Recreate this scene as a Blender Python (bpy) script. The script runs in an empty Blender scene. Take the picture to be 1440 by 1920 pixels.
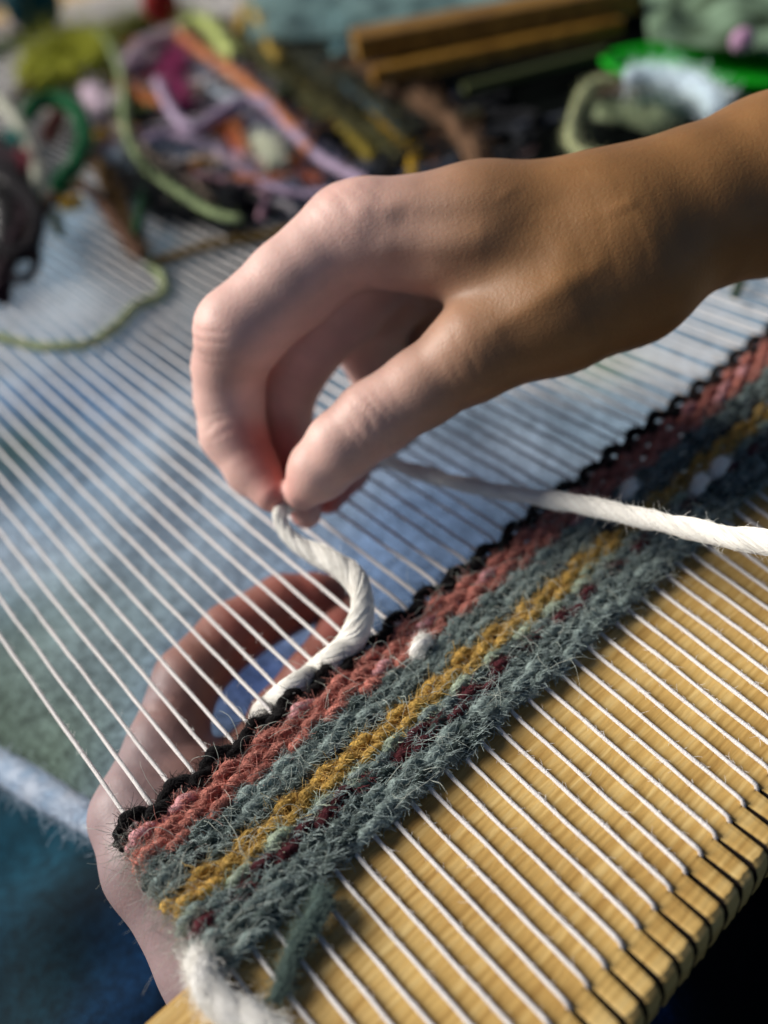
import bpy, math, random
import numpy as np
from mathutils import Matrix, Vector, noise as mnoise

random.seed(7); rng = np.random.default_rng(7)
sc = bpy.context.scene
S = 0.0008            # one scene unit of the layout (about 0.8 mm) in metres

# ------------------------------------------------------------------ camera
F_ = 1584.0; CX, CY = 720.0, 960.0
def nrm(v): v = np.asarray(v, float); return v/np.linalg.norm(v)
Yc = nrm([-1735, -1222, F_]); Xc = nrm([2820, -1950, F_]); Xc = nrm(Xc-(Xc@Yc)*Yc); Zc = np.cross(Xc, Yc)
R3 = np.array([Xc, Yc, Zc])                     # camera (right, down, forward) -> loom axes
def ray(px, py): return np.array([(px-CX)/F_, (py-CY)/F_, 1.0])
O_ = ray(620, 1270); O_ = O_*360/np.linalg.norm(O_)
CAMP = R3@(-O_)
def P(px, py, d):
    "point at distance d along the optical axis"
    return CAMP+R3@(ray(px, py)*d)
def PL(px, py, h=0.0):
    r = R3@ray(px, py); t = (h-CAMP[2])/r[2]
    return CAMP+r*t
def depth(p): return float((np.asarray(p)-CAMP)@(R3@np.array([0, 0, 1.0])))
cam = bpy.data.cameras.new('camera'); camo = bpy.data.objects.new('camera', cam); sc.collection.objects.link(camo)
m = Matrix([list(row)+[0] for row in np.column_stack([R3@np.array([1, 0, 0]), R3@np.array([0, -1, 0]), R3@np.array([0, 0, -1])])]+[[0, 0, 0, 1]])
m.translation = Vector(CAMP*S); camo.matrix_world = m
cam.sensor_fit = 'VERTICAL'; cam.sensor_height = 36; cam.lens = F_/1920*36
cam.clip_start = 0.01; cam.clip_end = 100
cam.dof.use_dof = True; cam.dof.focus_distance = depth(PL(740, 1440))*S; cam.dof.aperture_fstop = 3.6
sc.camera = camo
# ------------------------------------------------------------------ light
SUN_EL = 31.0
to_sun = R3@np.array([-1.0, 0.0, 0.38])          # from the left of the view, a little beyond the loom
to_sun[2] = 0; to_sun = nrm(to_sun)
to_sun = np.array([to_sun[0]*math.cos(math.radians(SUN_EL)), to_sun[1]*math.cos(math.radians(SUN_EL)), math.sin(math.radians(SUN_EL))])
sun = bpy.data.lights.new('sun', 'SUN'); sun.energy = 5.0; sun.angle = math.radians(30); sun.color = (1.0, 0.95, 0.88)
suno = bpy.data.objects.new('sun', sun); sc.collection.objects.link(suno)
suno.rotation_euler = Vector(to_sun).to_track_quat('Z', 'Y').to_euler(); suno.location = (0, 0, 2)
w = bpy.data.worlds.new('World'); sc.world = w; w.use_nodes = True
nt = w.node_tree; nt.nodes.clear()
sky = nt.nodes.new('ShaderNodeTexSky'); sky.sky_type = 'NISHITA'; sky.sun_disc = False
sky.sun_elevation = math.radians(SUN_EL); sky.sun_rotation = math.atan2(to_sun[0], to_sun[1]); sky.air_density = 0.6; sky.dust_density = 0.4; sky.ozone_density = 0.8
bg = nt.nodes.new('ShaderNodeBackground'); bg.inputs[1].default_value = 0.05
wo = nt.nodes.new('ShaderNodeOutputWorld'); nt.links.new(sky.outputs[0], bg.inputs[0]); nt.links.new(bg.outputs[0], wo.inputs[0])
sc.view_settings.view_transform = 'Standard'; sc.view_settings.look = 'None'; sc.view_settings.exposure = 0.2; sc.view_settings.gamma = 1
sc.render.engine = 'CYCLES'; sc.cycles.use_denoising = True
sc.cycles.max_bounces = 6

# ------------------------------------------------------------------ helpers
def srgb(r, g, b):
    f = lambda c: (c/255/12.92) if c/255 <= 0.04045 else ((c/255+0.055)/1.055)**2.4
    return (f(r), f(g), f(b), 1)
def mat(name, col, rough=0.8, col2=None, nscale=40, bump=0.0, bscale=300, sheen=0.0, spec=0.3, attr=None, stretch=None, rand=0.0):
    m = bpy.data.materials.new(name); m.use_nodes = True; t = m.node_tree; b = t.nodes['Principled BSDF']
    b.inputs['Roughness'].default_value = rough; b.inputs['Specular IOR Level'].default_value = spec
    b.inputs['Sheen Weight'].default_value = sheen*0.12; b.inputs['Sheen Roughness'].default_value = 0.6
    tc = t.nodes.new('ShaderNodeTexCoord'); mp = t.nodes.new('ShaderNodeMapping'); t.links.new(tc.outputs['Object'], mp.inputs[0])
    if stretch: mp.inputs['Scale'].default_value = stretch
    if attr:
        a = t.nodes.new('ShaderNodeAttribute'); a.attribute_name = attr; src = a.outputs['Color']
    else:
        a = t.nodes.new('ShaderNodeRGB'); a.outputs[0].default_value = col; src = a.outputs[0]
    if col2 is not None or attr:
        n = t.nodes.new('ShaderNodeTexNoise'); n.inputs['Scale'].default_value = nscale; n.inputs['Detail'].default_value = 5; t.links.new(mp.outputs[0], n.inputs['Vector'])
        r = t.nodes.new('ShaderNodeValToRGB'); r.color_ramp.elements[0].position = 0.35; r.color_ramp.elements[1].position = 0.65; t.links.new(n.outputs[0], r.inputs[0])
        mx = t.nodes.new('ShaderNodeMix'); mx.data_type = 'RGBA'
        if attr and col2 is None:
            mx.blend_type = 'MULTIPLY'; mx.inputs[0].default_value = 1
            r.color_ramp.elements[0].color = (0.55, 0.55, 0.55, 1); r.color_ramp.elements[1].color = (1.3, 1.3, 1.3, 1)
            t.links.new(src, mx.inputs[6]); t.links.new(r.outputs[0], mx.inputs[7])
        else:
            t.links.new(r.outputs[0], mx.inputs[0]); t.links.new(src, mx.inputs[6]); mx.inputs[7].default_value = col2
        src = mx.outputs[2]
    if rand:
        hi = t.nodes.new('ShaderNodeHairInfo'); mr = t.nodes.new('ShaderNodeMapRange'); mr.inputs[3].default_value = 1-rand; mr.inputs[4].default_value = 1+rand
        t.links.new(hi.outputs['Random'], mr.inputs[0]); vm = t.nodes.new('ShaderNodeVectorMath'); vm.operation = 'SCALE'
        t.links.new(src, vm.inputs[0]); t.links.new(mr.outputs[0], vm.inputs['Scale']); src = vm.outputs[0]
    t.links.new(src, b.inputs['Base Color'])
    if bump:
        n2 = t.nodes.new('ShaderNodeTexNoise'); n2.inputs['Scale'].default_value = bscale; n2.inputs['Detail'].default_value = 4; t.links.new(mp.outputs[0], n2.inputs['Vector'])
        bp = t.nodes.new('ShaderNodeBump'); bp.inputs['Strength'].default_value = bump; bp.inputs['Distance'].default_value = 0.001
        t.links.new(n2.outputs[0], bp.inputs['Height']); t.links.new(bp.outputs[0], b.inputs['Normal'])
    return m
def meshobj(name, V, Fc, material, parent=None, smooth=True, col=None, attrs=None):
    V = np.asarray(V, float)*S; org = V.mean(0) if parent is None else np.zeros(3)
    me = bpy.data.meshes.new(name); me.from_pydata((V-org).tolist(), [], Fc if isinstance(Fc, list) else Fc.tolist()); me.update()
    if smooth: me.polygons.foreach_set('use_smooth', [True]*len(me.polygons))
    if col is not None:
        a = me.color_attributes.new('Col', 'FLOAT_COLOR', 'POINT'); a.data.foreach_set('color', np.asarray(col, np.float32).ravel())
    if attrs:
        for k, v in attrs.items():
            a = me.attributes.new(k, 'FLOAT', 'POINT'); a.data.foreach_set('value', np.asarray(v, np.float32))
    me.materials.append(material)
    o = bpy.data.objects.new(name, me); sc.collection.objects.link(o)
    if parent: o.parent = parent
    else: o.location = org
    return o
def tag(o, label=None, cat=None, group=None, kind=None):
    for k, v in (('label', label), ('category', cat), ('group', group), ('kind', kind)):
        if v: o[k] = v
    return o
def empty(name, label, cat, loc=(0, 0, 0), group=None):
    o = bpy.data.objects.new(name, None); sc.collection.objects.link(o); o.location = Vector(loc); tag(o, label, cat, group); return o
def resample(pts, step):
    "Catmull-Rom through pts (n x k), even steps"
    pts = np.asarray(pts, float); p = np.vstack([2*pts[0]-pts[1], pts, 2*pts[-1]-pts[-2]]); out = []
    for i in range(1, len(p)-2):
        n = 24; t = np.linspace(0, 1, n, endpoint=False)[:, None]
        out.append(0.5*((2*p[i])+(-p[i-1]+p[i+1])*t+(2*p[i-1]-5*p[i]+4*p[i+1]-p[i+2])*t**2+(-p[i-1]+3*p[i]-3*p[i+1]+p[i+2])*t**3))
    out.append(p[-2:-1]); q = np.vstack(out)
    L = np.concatenate([[0], np.cumsum(np.linalg.norm(np.diff(q[:, :3], axis=0), axis=1))])
    n = max(4, int(L[-1]/step)+1); s = np.linspace(0, L[-1], n)
    return np.column_stack([np.interp(s, L, q[:, k]) for k in range(q.shape[1])]), s
def frames(C):
    T = np.gradient(C, axis=0); T /= np.linalg.norm(T, axis=1)[:, None]+1e-12
    up = np.array([0, 0, 1.0]); N = np.cross(np.cross(T, up+0*T), T)
    bad = np.linalg.norm(N, axis=1) < 0.15
    N[bad] = np.cross(np.cross(T[bad], np.array([1.0, 0, 0])), T[bad])
    # parallel transport for continuity
    n = N[0]/np.linalg.norm(N[0]); out = [n]
    for i in range(1, len(C)):
        n = n-(n@T[i])*T[i]; n /= np.linalg.norm(n)+1e-12; out.append(n)
    N = np.array(out); return T, N, np.cross(T, N)
def tube(C, r, s=None, seg=12, plies=0, pitch=12.0, lobe=0.25, flat=1.0, phase=0.0):
    C = np.asarray(C, float); n = len(C); T, N, B = frames(C)
    if s is None: s = np.concatenate([[0], np.cumsum(np.linalg.norm(np.diff(C, axis=0), axis=1))])
    th = np.linspace(0, 2*np.pi, seg, endpoint=False)
    rr = np.broadcast_to(np.asarray(r, float), (n,)).copy()[:, None]*np.ones((1, seg))
    if plies: rr = rr*(1-lobe+lobe*np.abs(np.cos(plies/2*(th[None]-2*np.pi*s[:, None]/pitch+phase)))*1.25)
    V = C[:, None]+rr[..., None]*(np.cos(th)[None, :, None]*N[:, None]*flat+np.sin(th)[None, :, None]*B[:, None])
    V = V.reshape(-1, 3)
    i = np.arange(n-1)[:, None]; j = np.arange(seg)[None]
    a = i*seg+j; b = i*seg+(j+1) % seg
    Fq = np.stack([a, b, b+seg, a+seg], -1).reshape(-1, 4).tolist()
    k = len(V); V = np.vstack([V, C[0], C[-1]])
    for j in range(seg):
        Fq.append([(j+1) % seg, j, k]); Fq.append([(n-1)*seg+j, (n-1)*seg+(j+1) % seg, k+1])
    return V, Fq
def merge(parts):
    V = []; Fc = []; o = 0
    for v, f in parts:
        V.append(v); Fc += [[q+o for q in ff] for ff in f]; o += len(v)
    return np.vstack(V), Fc
def hair(name, strands, radii, material, parent=None):
    "strands: (n, k, 3) array of points; radii (n,) root radius"
    n, k, _ = strands.shape
    hc = bpy.data.hair_curves.new(name); hc.add_curves([k]*n)
    hc.points.foreach_set('position', (strands*S).astype(np.float32).ravel())
    rad = np.repeat(np.asarray(radii, float)[:, None], k, 1)*np.linspace(1, 0.45, k)[None]
    a = hc.attributes.get('radius') or hc.attributes.new('radius', 'FLOAT', 'POINT')
    a.data.foreach_set('value', (rad*S).astype(np.float32).ravel())
    hc.materials.append(material)
    o = bpy.data.objects.new(name, hc); sc.collection.objects.link(o)
    if parent: o.parent = parent
    o['kind'] = 'stuff'
    return o
def fuzz(C, r, n, length, lift, along=0.7, k=6, curl=0.4, seed=0, flat=1.0, slant=0.0):
    "short fibres leaving the surface of a yarn with centre line C (n x 3)"
    g = np.random.default_rng(seed); T, N, B = frames(C)
    idx = g.integers(1, len(C)-1, n); th = g.uniform(0, 2*np.pi, n)
    rad = np.broadcast_to(np.asarray(r, float), (len(C),))[idx]
    out = np.cos(th)[:, None]*N[idx]*flat+np.sin(th)[:, None]*B[idx]
    tan = -np.sin(th)[:, None]*N[idx]+np.cos(th)[:, None]*B[idx]
    p0 = C[idx]+out*rad[:, None]*0.85
    sgn = g.choice([-1, 1], n); nzs = 0.25 if slant > 0.6 else 0.5
    d = T[idx]*(along*sgn)[:, None]+tan*(slant*sgn+g.normal(0, nzs, n))[:, None]+out*np.abs(g.normal(lift, lift*0.6, n))[:, None]
    d /= np.linalg.norm(d, axis=1)[:, None]
    L = length*g.uniform(0.4, 1.5, n); bend = g.normal(0, curl, (n, 3)); bend2 = g.normal(0, curl*0.8, (n, 3))
    t = np.linspace(0, 1, k)
    X = p0[:, None]+d[:, None]*(L[:, None]*t)[..., None]+bend[:, None]*(L[:, None]*t**2)[..., None]+bend2[:, None]*(L[:, None]*np.sin(3*t)*t*0.5)[..., None]
    return X

# ------------------------------------------------------------------ materials
M_warp = mat('warp_cotton', srgb(236, 230, 226), 0.85, bump=0.6, bscale=2500, sheen=0.2)
M_wood = mat('beech', srgb(196, 150, 72), 0.5)
def wood_nodes(m, c1, c2, c3):
    t = m.node_tree; b = t.nodes['Principled BSDF']; mp = t.nodes['Mapping']; mp.inputs['Scale'].default_value = (1, 1, 1)
    st = t.nodes.new('ShaderNodeMapping'); st.inputs['Scale'].default_value = (18, 260, 60); t.links.new(mp.outputs[0], st.inputs[0])
    n = t.nodes.new('ShaderNodeTexNoise'); n.inputs['Scale'].default_value = 1.6; n.inputs['Detail'].default_value = 6; n.inputs['Distortion'].default_value = 0.4; t.links.new(st.outputs[0], n.inputs['Vector'])
    r = t.nodes.new('ShaderNodeValToRGB'); e = r.color_ramp.elements; e[0].position = 0.3; e[0].color = c1; e[1].position = 0.7; e[1].color = c3; q = e.new(0.5); q.color = c2; t.links.new(n.outputs[0], r.inputs[0])
    n3 = t.nodes.new('ShaderNodeTexNoise'); n3.inputs['Scale'].default_value = 28; n3.inputs['Detail'].default_value = 3; t.links.new(mp.outputs[0], n3.inputs['Vector'])
    mx = t.nodes.new('ShaderNodeMix'); mx.data_type = 'RGBA'; mx.blend_type = 'MULTIPLY'; mx.inputs[0].default_value = 0.4
    cr = t.nodes.new('ShaderNodeValToRGB'); cr.color_ramp.elements[0].color = (0.62, 0.5, 0.35, 1); cr.color_ramp.elements[0].position = 0.35; cr.color_ramp.elements[1].position = 0.6; t.links.new(n3.outputs[0], cr.inputs[0])
    t.links.new(r.outputs[0], mx.inputs[6]); t.links.new(cr.outputs[0], mx.inputs[7])
    # planer marks across the beam
    wv = t.nodes.new('ShaderNodeTexWave'); wv.wave_type = 'BANDS'; wv.bands_direction = 'Y'; wv.inputs['Scale'].default_value = 150; wv.inputs['Distortion'].default_value = 3.0; wv.inputs['Detail'].default_value = 3; wv.inputs['Detail Scale'].default_value = 1.5
    t.links.new(mp.outputs[0], wv.inputs['Vector'])
    cr2 = t.nodes.new('ShaderNodeValToRGB'); cr2.color_ramp.elements[0].position = 0.02; cr2.color_ramp.elements[0].color = (0.82, 0.77, 0.69, 1); cr2.color_ramp.elements[1].position = 0.28; t.links.new(wv.outputs['Fac'], cr2.inputs[0])
    n4 = t.nodes.new('ShaderNodeTexNoise'); n4.inputs['Scale'].default_value = 160; t.links.new(mp.outputs[0], n4.inputs['Vector'])
    mr = t.nodes.new('ShaderNodeMapRange'); mr.inputs[1].default_value = 0.4; mr.inputs[2].default_value = 0.62; mr.inputs[4].default_value = 0.5; t.links.new(n4.outputs[0], mr.inputs[0])
    mx2 = t.nodes.new('ShaderNodeMix'); mx2.data_type = 'RGBA'; mx2.blend_type = 'MULTIPLY'; t.links.new(mr.outputs[0], mx2.inputs[0])
    t.links.new(mx.outputs[2], mx2.inputs[6]); t.links.new(cr2.outputs[0], mx2.inputs[7]); t.links.new(mx2.outputs[2], b.inputs['Base Color'])
    bp = t.nodes.new('ShaderNodeBump'); bp.inputs['Strength'].default_value = 0.12; bp.inputs['Distance'].default_value = 0.0004; t.links.new(wv.outputs['Fac'], bp.inputs['Height'])
    bp2 = t.nodes.new('ShaderNodeBump'); bp2.inputs['Strength'].default_value = 0.2; bp2.inputs['Distance'].default_value = 0.0003; t.links.new(n.outputs[0], bp2.inputs['Height']); t.links.new(bp.outputs[0], bp2.inputs['Normal']); t.links.new(bp2.outputs[0], b.inputs['Normal'])
wood_nodes(M_wood, srgb(176, 140, 78), srgb(200, 166, 100), srgb(216, 188, 126))
M_slot_shade = mat('slot_shade', srgb(34, 20, 14), 0.9, col2=srgb(12, 8, 8), nscale=900)  # dark colour stands for the shade inside the slots

# ------------------------------------------------------------------ the setting
def sheet(name, o, u, v, nu, nv, hf, material, parent=None, **kw):
    "grid o + u*i + v*j, lifted by hf(x, y, i, j)"
    o, u, v = map(np.asarray, (o, u, v)); V = []
    for j in range(nv+1):
        for i in range(nu+1):
            p = o+u*(i/nu)+v*(j/nv); p = np.array([p[0], p[1], p[2]+hf(p[0], p[1], i/nu, j/nv)]); V.append(p)
    Fc = [[j*(nu+1)+i, j*(nu+1)+i+1, (j+1)*(nu+1)+i+1, (j+1)*(nu+1)+i] for j in range(nv) for i in range(nu)]
    return meshobj(name, V, Fc, material, parent, **kw)
def nz(x, y, s, seed=0): return mnoise.noise(Vector((x/s+seed*7.3, y/s-seed*3.1, seed*1.7)))
M_floor = mat('floor_dark', srgb(30, 36, 38), 0.8, col2=srgb(18, 22, 26), nscale=6)
g = sheet('floor', (-9000, -9000, -320), (18000, 0, 0), (0, 18000, 0), 4, 4, lambda *a: 0, M_floor); tag(g, kind='structure')

def cloth_mat(name, attr='Col', weave=1500, rough=0.95):
    m = bpy.data.materials.new(name); m.use_nodes = True; t = m.node_tree; b = t.nodes['Principled BSDF']; b.inputs['Roughness'].default_value = rough; b.inputs['Specular IOR Level'].default_value = 0.15
    b.inputs['Sheen Weight'].default_value = 0.04
    a = t.nodes.new('ShaderNodeAttribute'); a.attribute_name = attr
    tc = t.nodes.new('ShaderNodeTexCoord'); mp = t.nodes.new('ShaderNodeMapping'); mp.inputs['Rotation'].default_value = (0, 0, 0.6); mp.inputs['Scale'].default_value = (1, 0.35, 1); t.links.new(tc.outputs['Object'], mp.inputs[0])
    n = t.nodes.new('ShaderNodeTexNoise'); n.inputs['Scale'].default_value = weave; n.inputs['Detail'].default_value = 3; t.links.new(mp.outputs[0], n.inputs['Vector'])
    n2 = t.nodes.new('ShaderNodeTexNoise'); n2.inputs['Scale'].default_value = 210; n2.inputs['Detail'].default_value = 8; n2.inputs['Roughness'].default_value = 0.65; t.links.new(tc.outputs['Object'], n2.inputs['Vector'])
    r = t.nodes.new('ShaderNodeMapRange'); r.inputs[1].default_value = 0.3; r.inputs[2].default_value = 0.7; r.inputs[3].default_value = 0.55; r.inputs[4].default_value = 1.4; t.links.new(n.outputs[0], r.inputs[0])
    r2 = t.nodes.new('ShaderNodeMapRange'); r2.inputs[1].default_value = 0.3; r2.inputs[2].default_value = 0.7; r2.inputs[3].default_value = 0.45; r2.inputs[4].default_value = 1.6; t.links.new(n2.outputs[0], r2.inputs[0])
    mu = t.nodes.new('ShaderNodeMath'); mu.operation = 'MULTIPLY'; t.links.new(r.outputs[0], mu.inputs[0]); t.links.new(r2.outputs[0], mu.inputs[1])
    vm = t.nodes.new('ShaderNodeVectorMath'); vm.operation = 'SCALE'; t.links.new(a.outputs['Color'], vm.inputs[0]); t.links.new(mu.outputs[0], vm.inputs['Scale']); t.links.new(vm.outputs[0], b.inputs['Base Color'])
    bp = t.nodes.new('ShaderNodeBump'); bp.inputs['Strength'].default_value = 0.5; bp.inputs['Distance'].default_value = 0.0008; t.links.new(n.outputs[0], bp.inputs['Height']); t.links.new(bp.outputs[0], b.inputs['Normal'])
    return m
M_cloth = cloth_mat('faded_cloth')
A = PL(0, 1405, -60); Bp = PL(165, 1505, -60); e = nrm(Bp-A); f = np.array([-e[1], e[0], 0])
if f[1] < 0: f = -f
def hcloth(x, y, i, j):
    return 16*nz(x, y, 130, 1)+7*nz(x, y, 48, 2)+ (-34*math.exp(-j*1750/22.0)) - 240*min(1, max(0, (-95-y)/60))**2
o0 = A-e*500
cl = sheet('cloth', o0, e*2100, f*1750, 210, 230, hcloth, M_cloth)
# dyed colour patches of the cloth itself: grey-green at the left, denim blue in the middle, pale grey-blue beyond
me = cl.data; co = np.array([v.co[:] for v in me.vertices])/S+np.array(cl.location)/S
def blob(px, py, sx, h=-60):
    c = PL(px, py, h); return np.exp(-((co[:, 0]-c[0])**2+(co[:, 1]-c[1])**2)/(2*sx*sx))
base = np.array(srgb(152, 168, 184)[:3]); colr = np.tile(base, (len(co), 1))
def paint(wt, c):
    global colr
    wt = np.clip(wt, 0, 1)[:, None]; colr = colr*(1-wt)+np.array(srgb(*c)[:3])*wt
nzv = np.array([nz(c[0], c[1], 60, 5) for c in co])
paint(np.clip(0.5+1.6*nzv, 0, 1)*0.6, (112, 138, 158))
paint(0.9*blob(60, 1250, 50), (92, 114, 106)); paint(1.2*blob(20, 1380, 45), (76, 92, 74)); paint(1.0*blob(230, 1180, 42), (116, 134, 138))
paint(1.2*blob(790, 1040, 62), (98, 122, 156)); paint(1.0*blob(480, 1270, 30), (76, 98, 150)); paint(0.8*blob(120, 760, 60), (84, 118, 160))
paint(0.9*blob(30, 850, 28), (60, 92, 92)); paint(0.8*blob(560, 520, 90), (92, 124, 136)); paint(0.7*blob(1130, 680, 20), (110, 130, 90))
paint(0.8*blob(400, 930, 50), (140, 160, 178))
paint(np.clip((co[:, 1]-500)/500, 0, 1)*0.85, (150, 182, 208))
a = me.color_attributes.new('Col', 'FLOAT_COLOR', 'POINT'); a.data.foreach_set('color', np.column_stack([colr, np.ones(len(co))]).astype(np.float32).ravel())
tag(cl, 'faded grey blue woven cloth spread out under the warp threads', 'cloth')
# hem of the cloth, coloured pale for the light along its edge
hp = [o0+e*u+f*(-1.5)+np.array([0, 0, -30+14*nz((o0+e*u)[0], (o0+e*u)[1], 130, 1)-240*min(1, max(0, (-95-(o0+e*u)[1])/60))**2]) for u in range(250, 900, 12)]
hq = np.array(hp); hr = 8+2.5*np.array([nz(p[0], p[1], 25, 31) for p in hq]); hq[:, 2] += np.array([4*nz(p[0], p[1], 30, 32) for p in hq])
V, Fc = tube(hq, hr, seg=16)
hm = meshobj('hem', V, Fc, mat('hem_lit', srgb(150, 172, 196), 0.95, col2=srgb(196, 206, 220), nscale=120, bump=0.8, bscale=700)); hm.parent = cl; hm.matrix_parent_inverse = Matrix.Translation(-cl.location)
hf = hair('hem_glow_fuzz', fuzz(hq, hr, 5000, 7, 0.5, along=0.6, k=6, curl=0.4, seed=44)-np.array(cl.location)/S, rng.uniform(0.07, 0.15, 5000), mat('hem_glow_fibre', srgb(196, 208, 222), 0.9, rand=0.2), cl)  # fuzz softens the edge glow painted on the hem

def hn(x, y, i, j): return 45*nz(x, y, 160, 8)+22*nz(x, y, 55, 9)
lp = sheet('cloth', (-1100, -900, -150), (2300, 0, 0), (0, 1500, 0), 160, 110, hn, cloth_mat('navy_cloth'))
me = lp.data; co = np.array([v.co[:] for v in me.vertices])/S+np.array(lp.location)/S
colr = np.tile(np.array(srgb(10, 28, 42)[:3]), (len(co), 1)); nzv = np.array([nz(c[0], c[1], 70, 15) for c in co])
paint(np.clip(0.4+2*nzv, 0, 1), (14, 42, 66)); paint(np.clip(0.2-3*nzv, 0, 1), (6, 10, 14))
paint(1.2*blob(40, 1560, 50, -150), (18, 62, 80)); paint(1.2*blob(180, 1720, 22, -150), (6, 12, 14)); paint(1.2*blob(240, 1830, 22, -150), (12, 52, 92)); paint(1.2*blob(60, 1860, 30, -150), (8, 34, 44))
paint(2.5*blob(1420, 1840, 110, -150), (2, 4, 7)); paint(1.0*blob(1190, 1900, 10, -150), (10, 60, 104))
a = me.color_attributes.new('Col', 'FLOAT_COLOR', 'POINT'); a.data.foreach_set('color', np.column_stack([colr, np.ones(len(co))]).astype(np.float32).ravel())
tag(lp, 'dark navy and teal folded cloth lying lowest, below the wooden beam', 'cloth')

# ------------------------------------------------------------------ the loom
loom = empty('loom', 'wooden frame loom with notched beam and white cotton warp threads', 'loom')
beam = bpy.data.objects.new('end_beam', None)
def wx(i, y):
    top = -93.5+9.35*i; bot = -85.4+9.0*(i-1); nt_ = -23.4+8.5*(i-8)
    if y >= 0: return top
    if y >= -65: return top+(bot-top)*(-y/65)
    return bot+(nt_-bot)*((-y-65)/81)
NW = 92
ZB = -3.2
prof_main = [(-58, -24), (-58, ZB-2), (-59.5, ZB), (-146, ZB), (-146, -24)]
x0b, x1b = -124, wx(NW, -146)+20
V = [(x, y, z) for x in (x0b, x1b) for (y, z) in prof_main]; n = 5
Fc = [[k, (k+1) % n, n+(k+1) % n, n+k] for k in range(n)]+[list(range(n))[::-1], list(range(n, 2*n))]
# subdivide along x for a slightly uneven plank is not needed; bevel the end
beam = meshobj('end_beam', V, Fc, M_wood, loom, smooth=False)
slots = [wx(i, -146) for i in range(NW)]
edges = [x0b]+slots+[x1b]
pt = [(-146.02, -24), (-146.02, ZB), (-159.6, ZB-0.05), (-161.6, ZB-1.6), (-163, ZB-6.5), (-163.3, ZB-11), (-163.3, -24)]
for k in range(len(edges)-1):
    xa = edges[k]+(0.62 if k else 0)+random.uniform(-.12, .12); xb = edges[k+1]-(0.62 if k < len(edges)-2 else 0)+random.uniform(-.2, .2)
    V = []
    for q in range(5):
        x = xa+(xb-xa)*q/4; c = 0.35 if q in (0, 4) else 0
        for (y, z) in pt:
            V.append((x+random.uniform(-.12, .12)+((0.35+0.25*random.random()) if q == 0 and y < -150 and k else 0)-((0.35+0.25*random.random()) if q == 4 and y < -150 else 0), y+(c*0.8 if y < -150 else 0)+(random.uniform(-.25, .25) if y < -150 else 0), z-(c if z > -20 else 0)))
    n = len(pt); Fc = [[q*n+r, q*n+(r+1) % n, (q+1)*n+(r+1) % n, (q+1)*n+r] for q in range(4) for r in range(n)]+[list(range(n))[::-1], list(range(4*n, 5*n))]
    to = meshobj('tooth', V, Fc, M_wood, beam, smooth=False); to.data.materials.append(M_slot_shade)
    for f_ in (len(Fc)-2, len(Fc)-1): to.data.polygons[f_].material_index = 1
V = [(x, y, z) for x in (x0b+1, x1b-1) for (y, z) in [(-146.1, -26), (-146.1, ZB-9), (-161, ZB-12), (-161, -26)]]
meshobj('slot_floor', V, [[0, 1, 5, 4], [1, 2, 6, 5], [2, 3, 7, 6], [3, 0, 4, 7], [3, 2, 1, 0], [4, 5, 6, 7]], M_slot_shade, beam, smooth=False)
# far beam carrying the other ends of the warp
V = [(x, y, z) for x in (x0b, 800) for (y, z) in [(1400, -24), (1400, -3), (1500, -3), (1500, -24)]]
meshobj('far_beam', V, [[0, 1, 5, 4], [1, 2, 6, 5], [2, 3, 7, 6], [3, 0, 4, 7], [3, 2, 1, 0], [4, 5, 6, 7]], M_wood, loom, smooth=False)
for i in range(NW):
    ys = np.concatenate([[-148.4, -147.4, -146.4, -145.2], np.arange(-143, -66, 5), np.arange(-64, 12, 8), np.arange(16, 420, 9), np.arange(430, 1410, 40)])
    o = i % 2
    pts = []
    for y in ys:
        x = wx(i, y); z = -1.6
        if y < -145.5: z = -1.6-(-145.5-y)**1.5*2.6
        elif y > 6: z = -0.3+(1.6 if o else -1.0)*math.exp(-(y-6)/60)
        elif y > -68: z = -1.0
        x += 0.35*nz(y, i*31.7, 17, 3)+0.6*nz(y, i*11.7, 90, 4)*(1 if y > 0 else 0.3)
        if y > 300: z += 0
        pts.append((x, y, z+0.25*nz(y, i*9.1, 25, 6)))
    r = 0.86*(1+0.2*np.array([nz(y, i*5.5, 6, 7) for y in ys]))
    V, Fc = tube(np.array(pts), r, seg=7)
    meshobj('warp_thread', V, Fc, M_warp, loom)
# cotton fuzz on the warp near the focus
st = []
for i in range(0, 34):
    C = np.array([(wx(i, y), y, -1.0 if y < 0 else 0) for y in np.arange(-144, 190, 2.0)])
    st.append(fuzz(C, 0.95, 260, 1.6, 0.35, along=0.9, k=4, curl=0.3, seed=100+i))
M_wf = mat('warp_fibre', srgb(240, 236, 230), 0.8, rand=0.15)
hair('thread_fuzz', np.concatenate(st), np.full(sum(len(s) for s in st), 0.07), M_wf, loom)

# ------------------------------------------------------------------ the weaving
weav = empty('weaving', 'fuzzy wool weaving in black, dusty pink, grey green, ochre and maroon stripes', 'weaving')
CB, CP, CG, CO, CPA, CM, CW = (16, 13, 14), (190, 120, 106), (128, 142, 138), (194, 156, 80), (176, 190, 166), (80, 36, 42), (244, 236, 222)
CG2, CPP = (70, 84, 80), (216, 158, 160)
rows = []
def band(y1, y2, n, c):
    for q in range(n): rows.append((y1+(y2-y1)*q/max(1, n-1), c))
band(2.0, -2.2, 2, CB); band(-5.8, -17.2, 4, CP); band(-20.0, -31.2, 5, CG); band(-34.2, -40.4, 3, CO); rows.append((-43.4, 'pale')); rows.append((-46.2, CG)); rows.append((-48.8, 'maroon')); band(-51.8, -63.4, 5, CG)
M_weft = mat('weft_wool', (1, 1, 1, 1), 0.95, attr='Col', nscale=900, bump=1.0, bscale=1600, sheen=0.4, spec=0.1)
lin = lambda c: np.array(srgb(*c)[:3])
centre = {}
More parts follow.
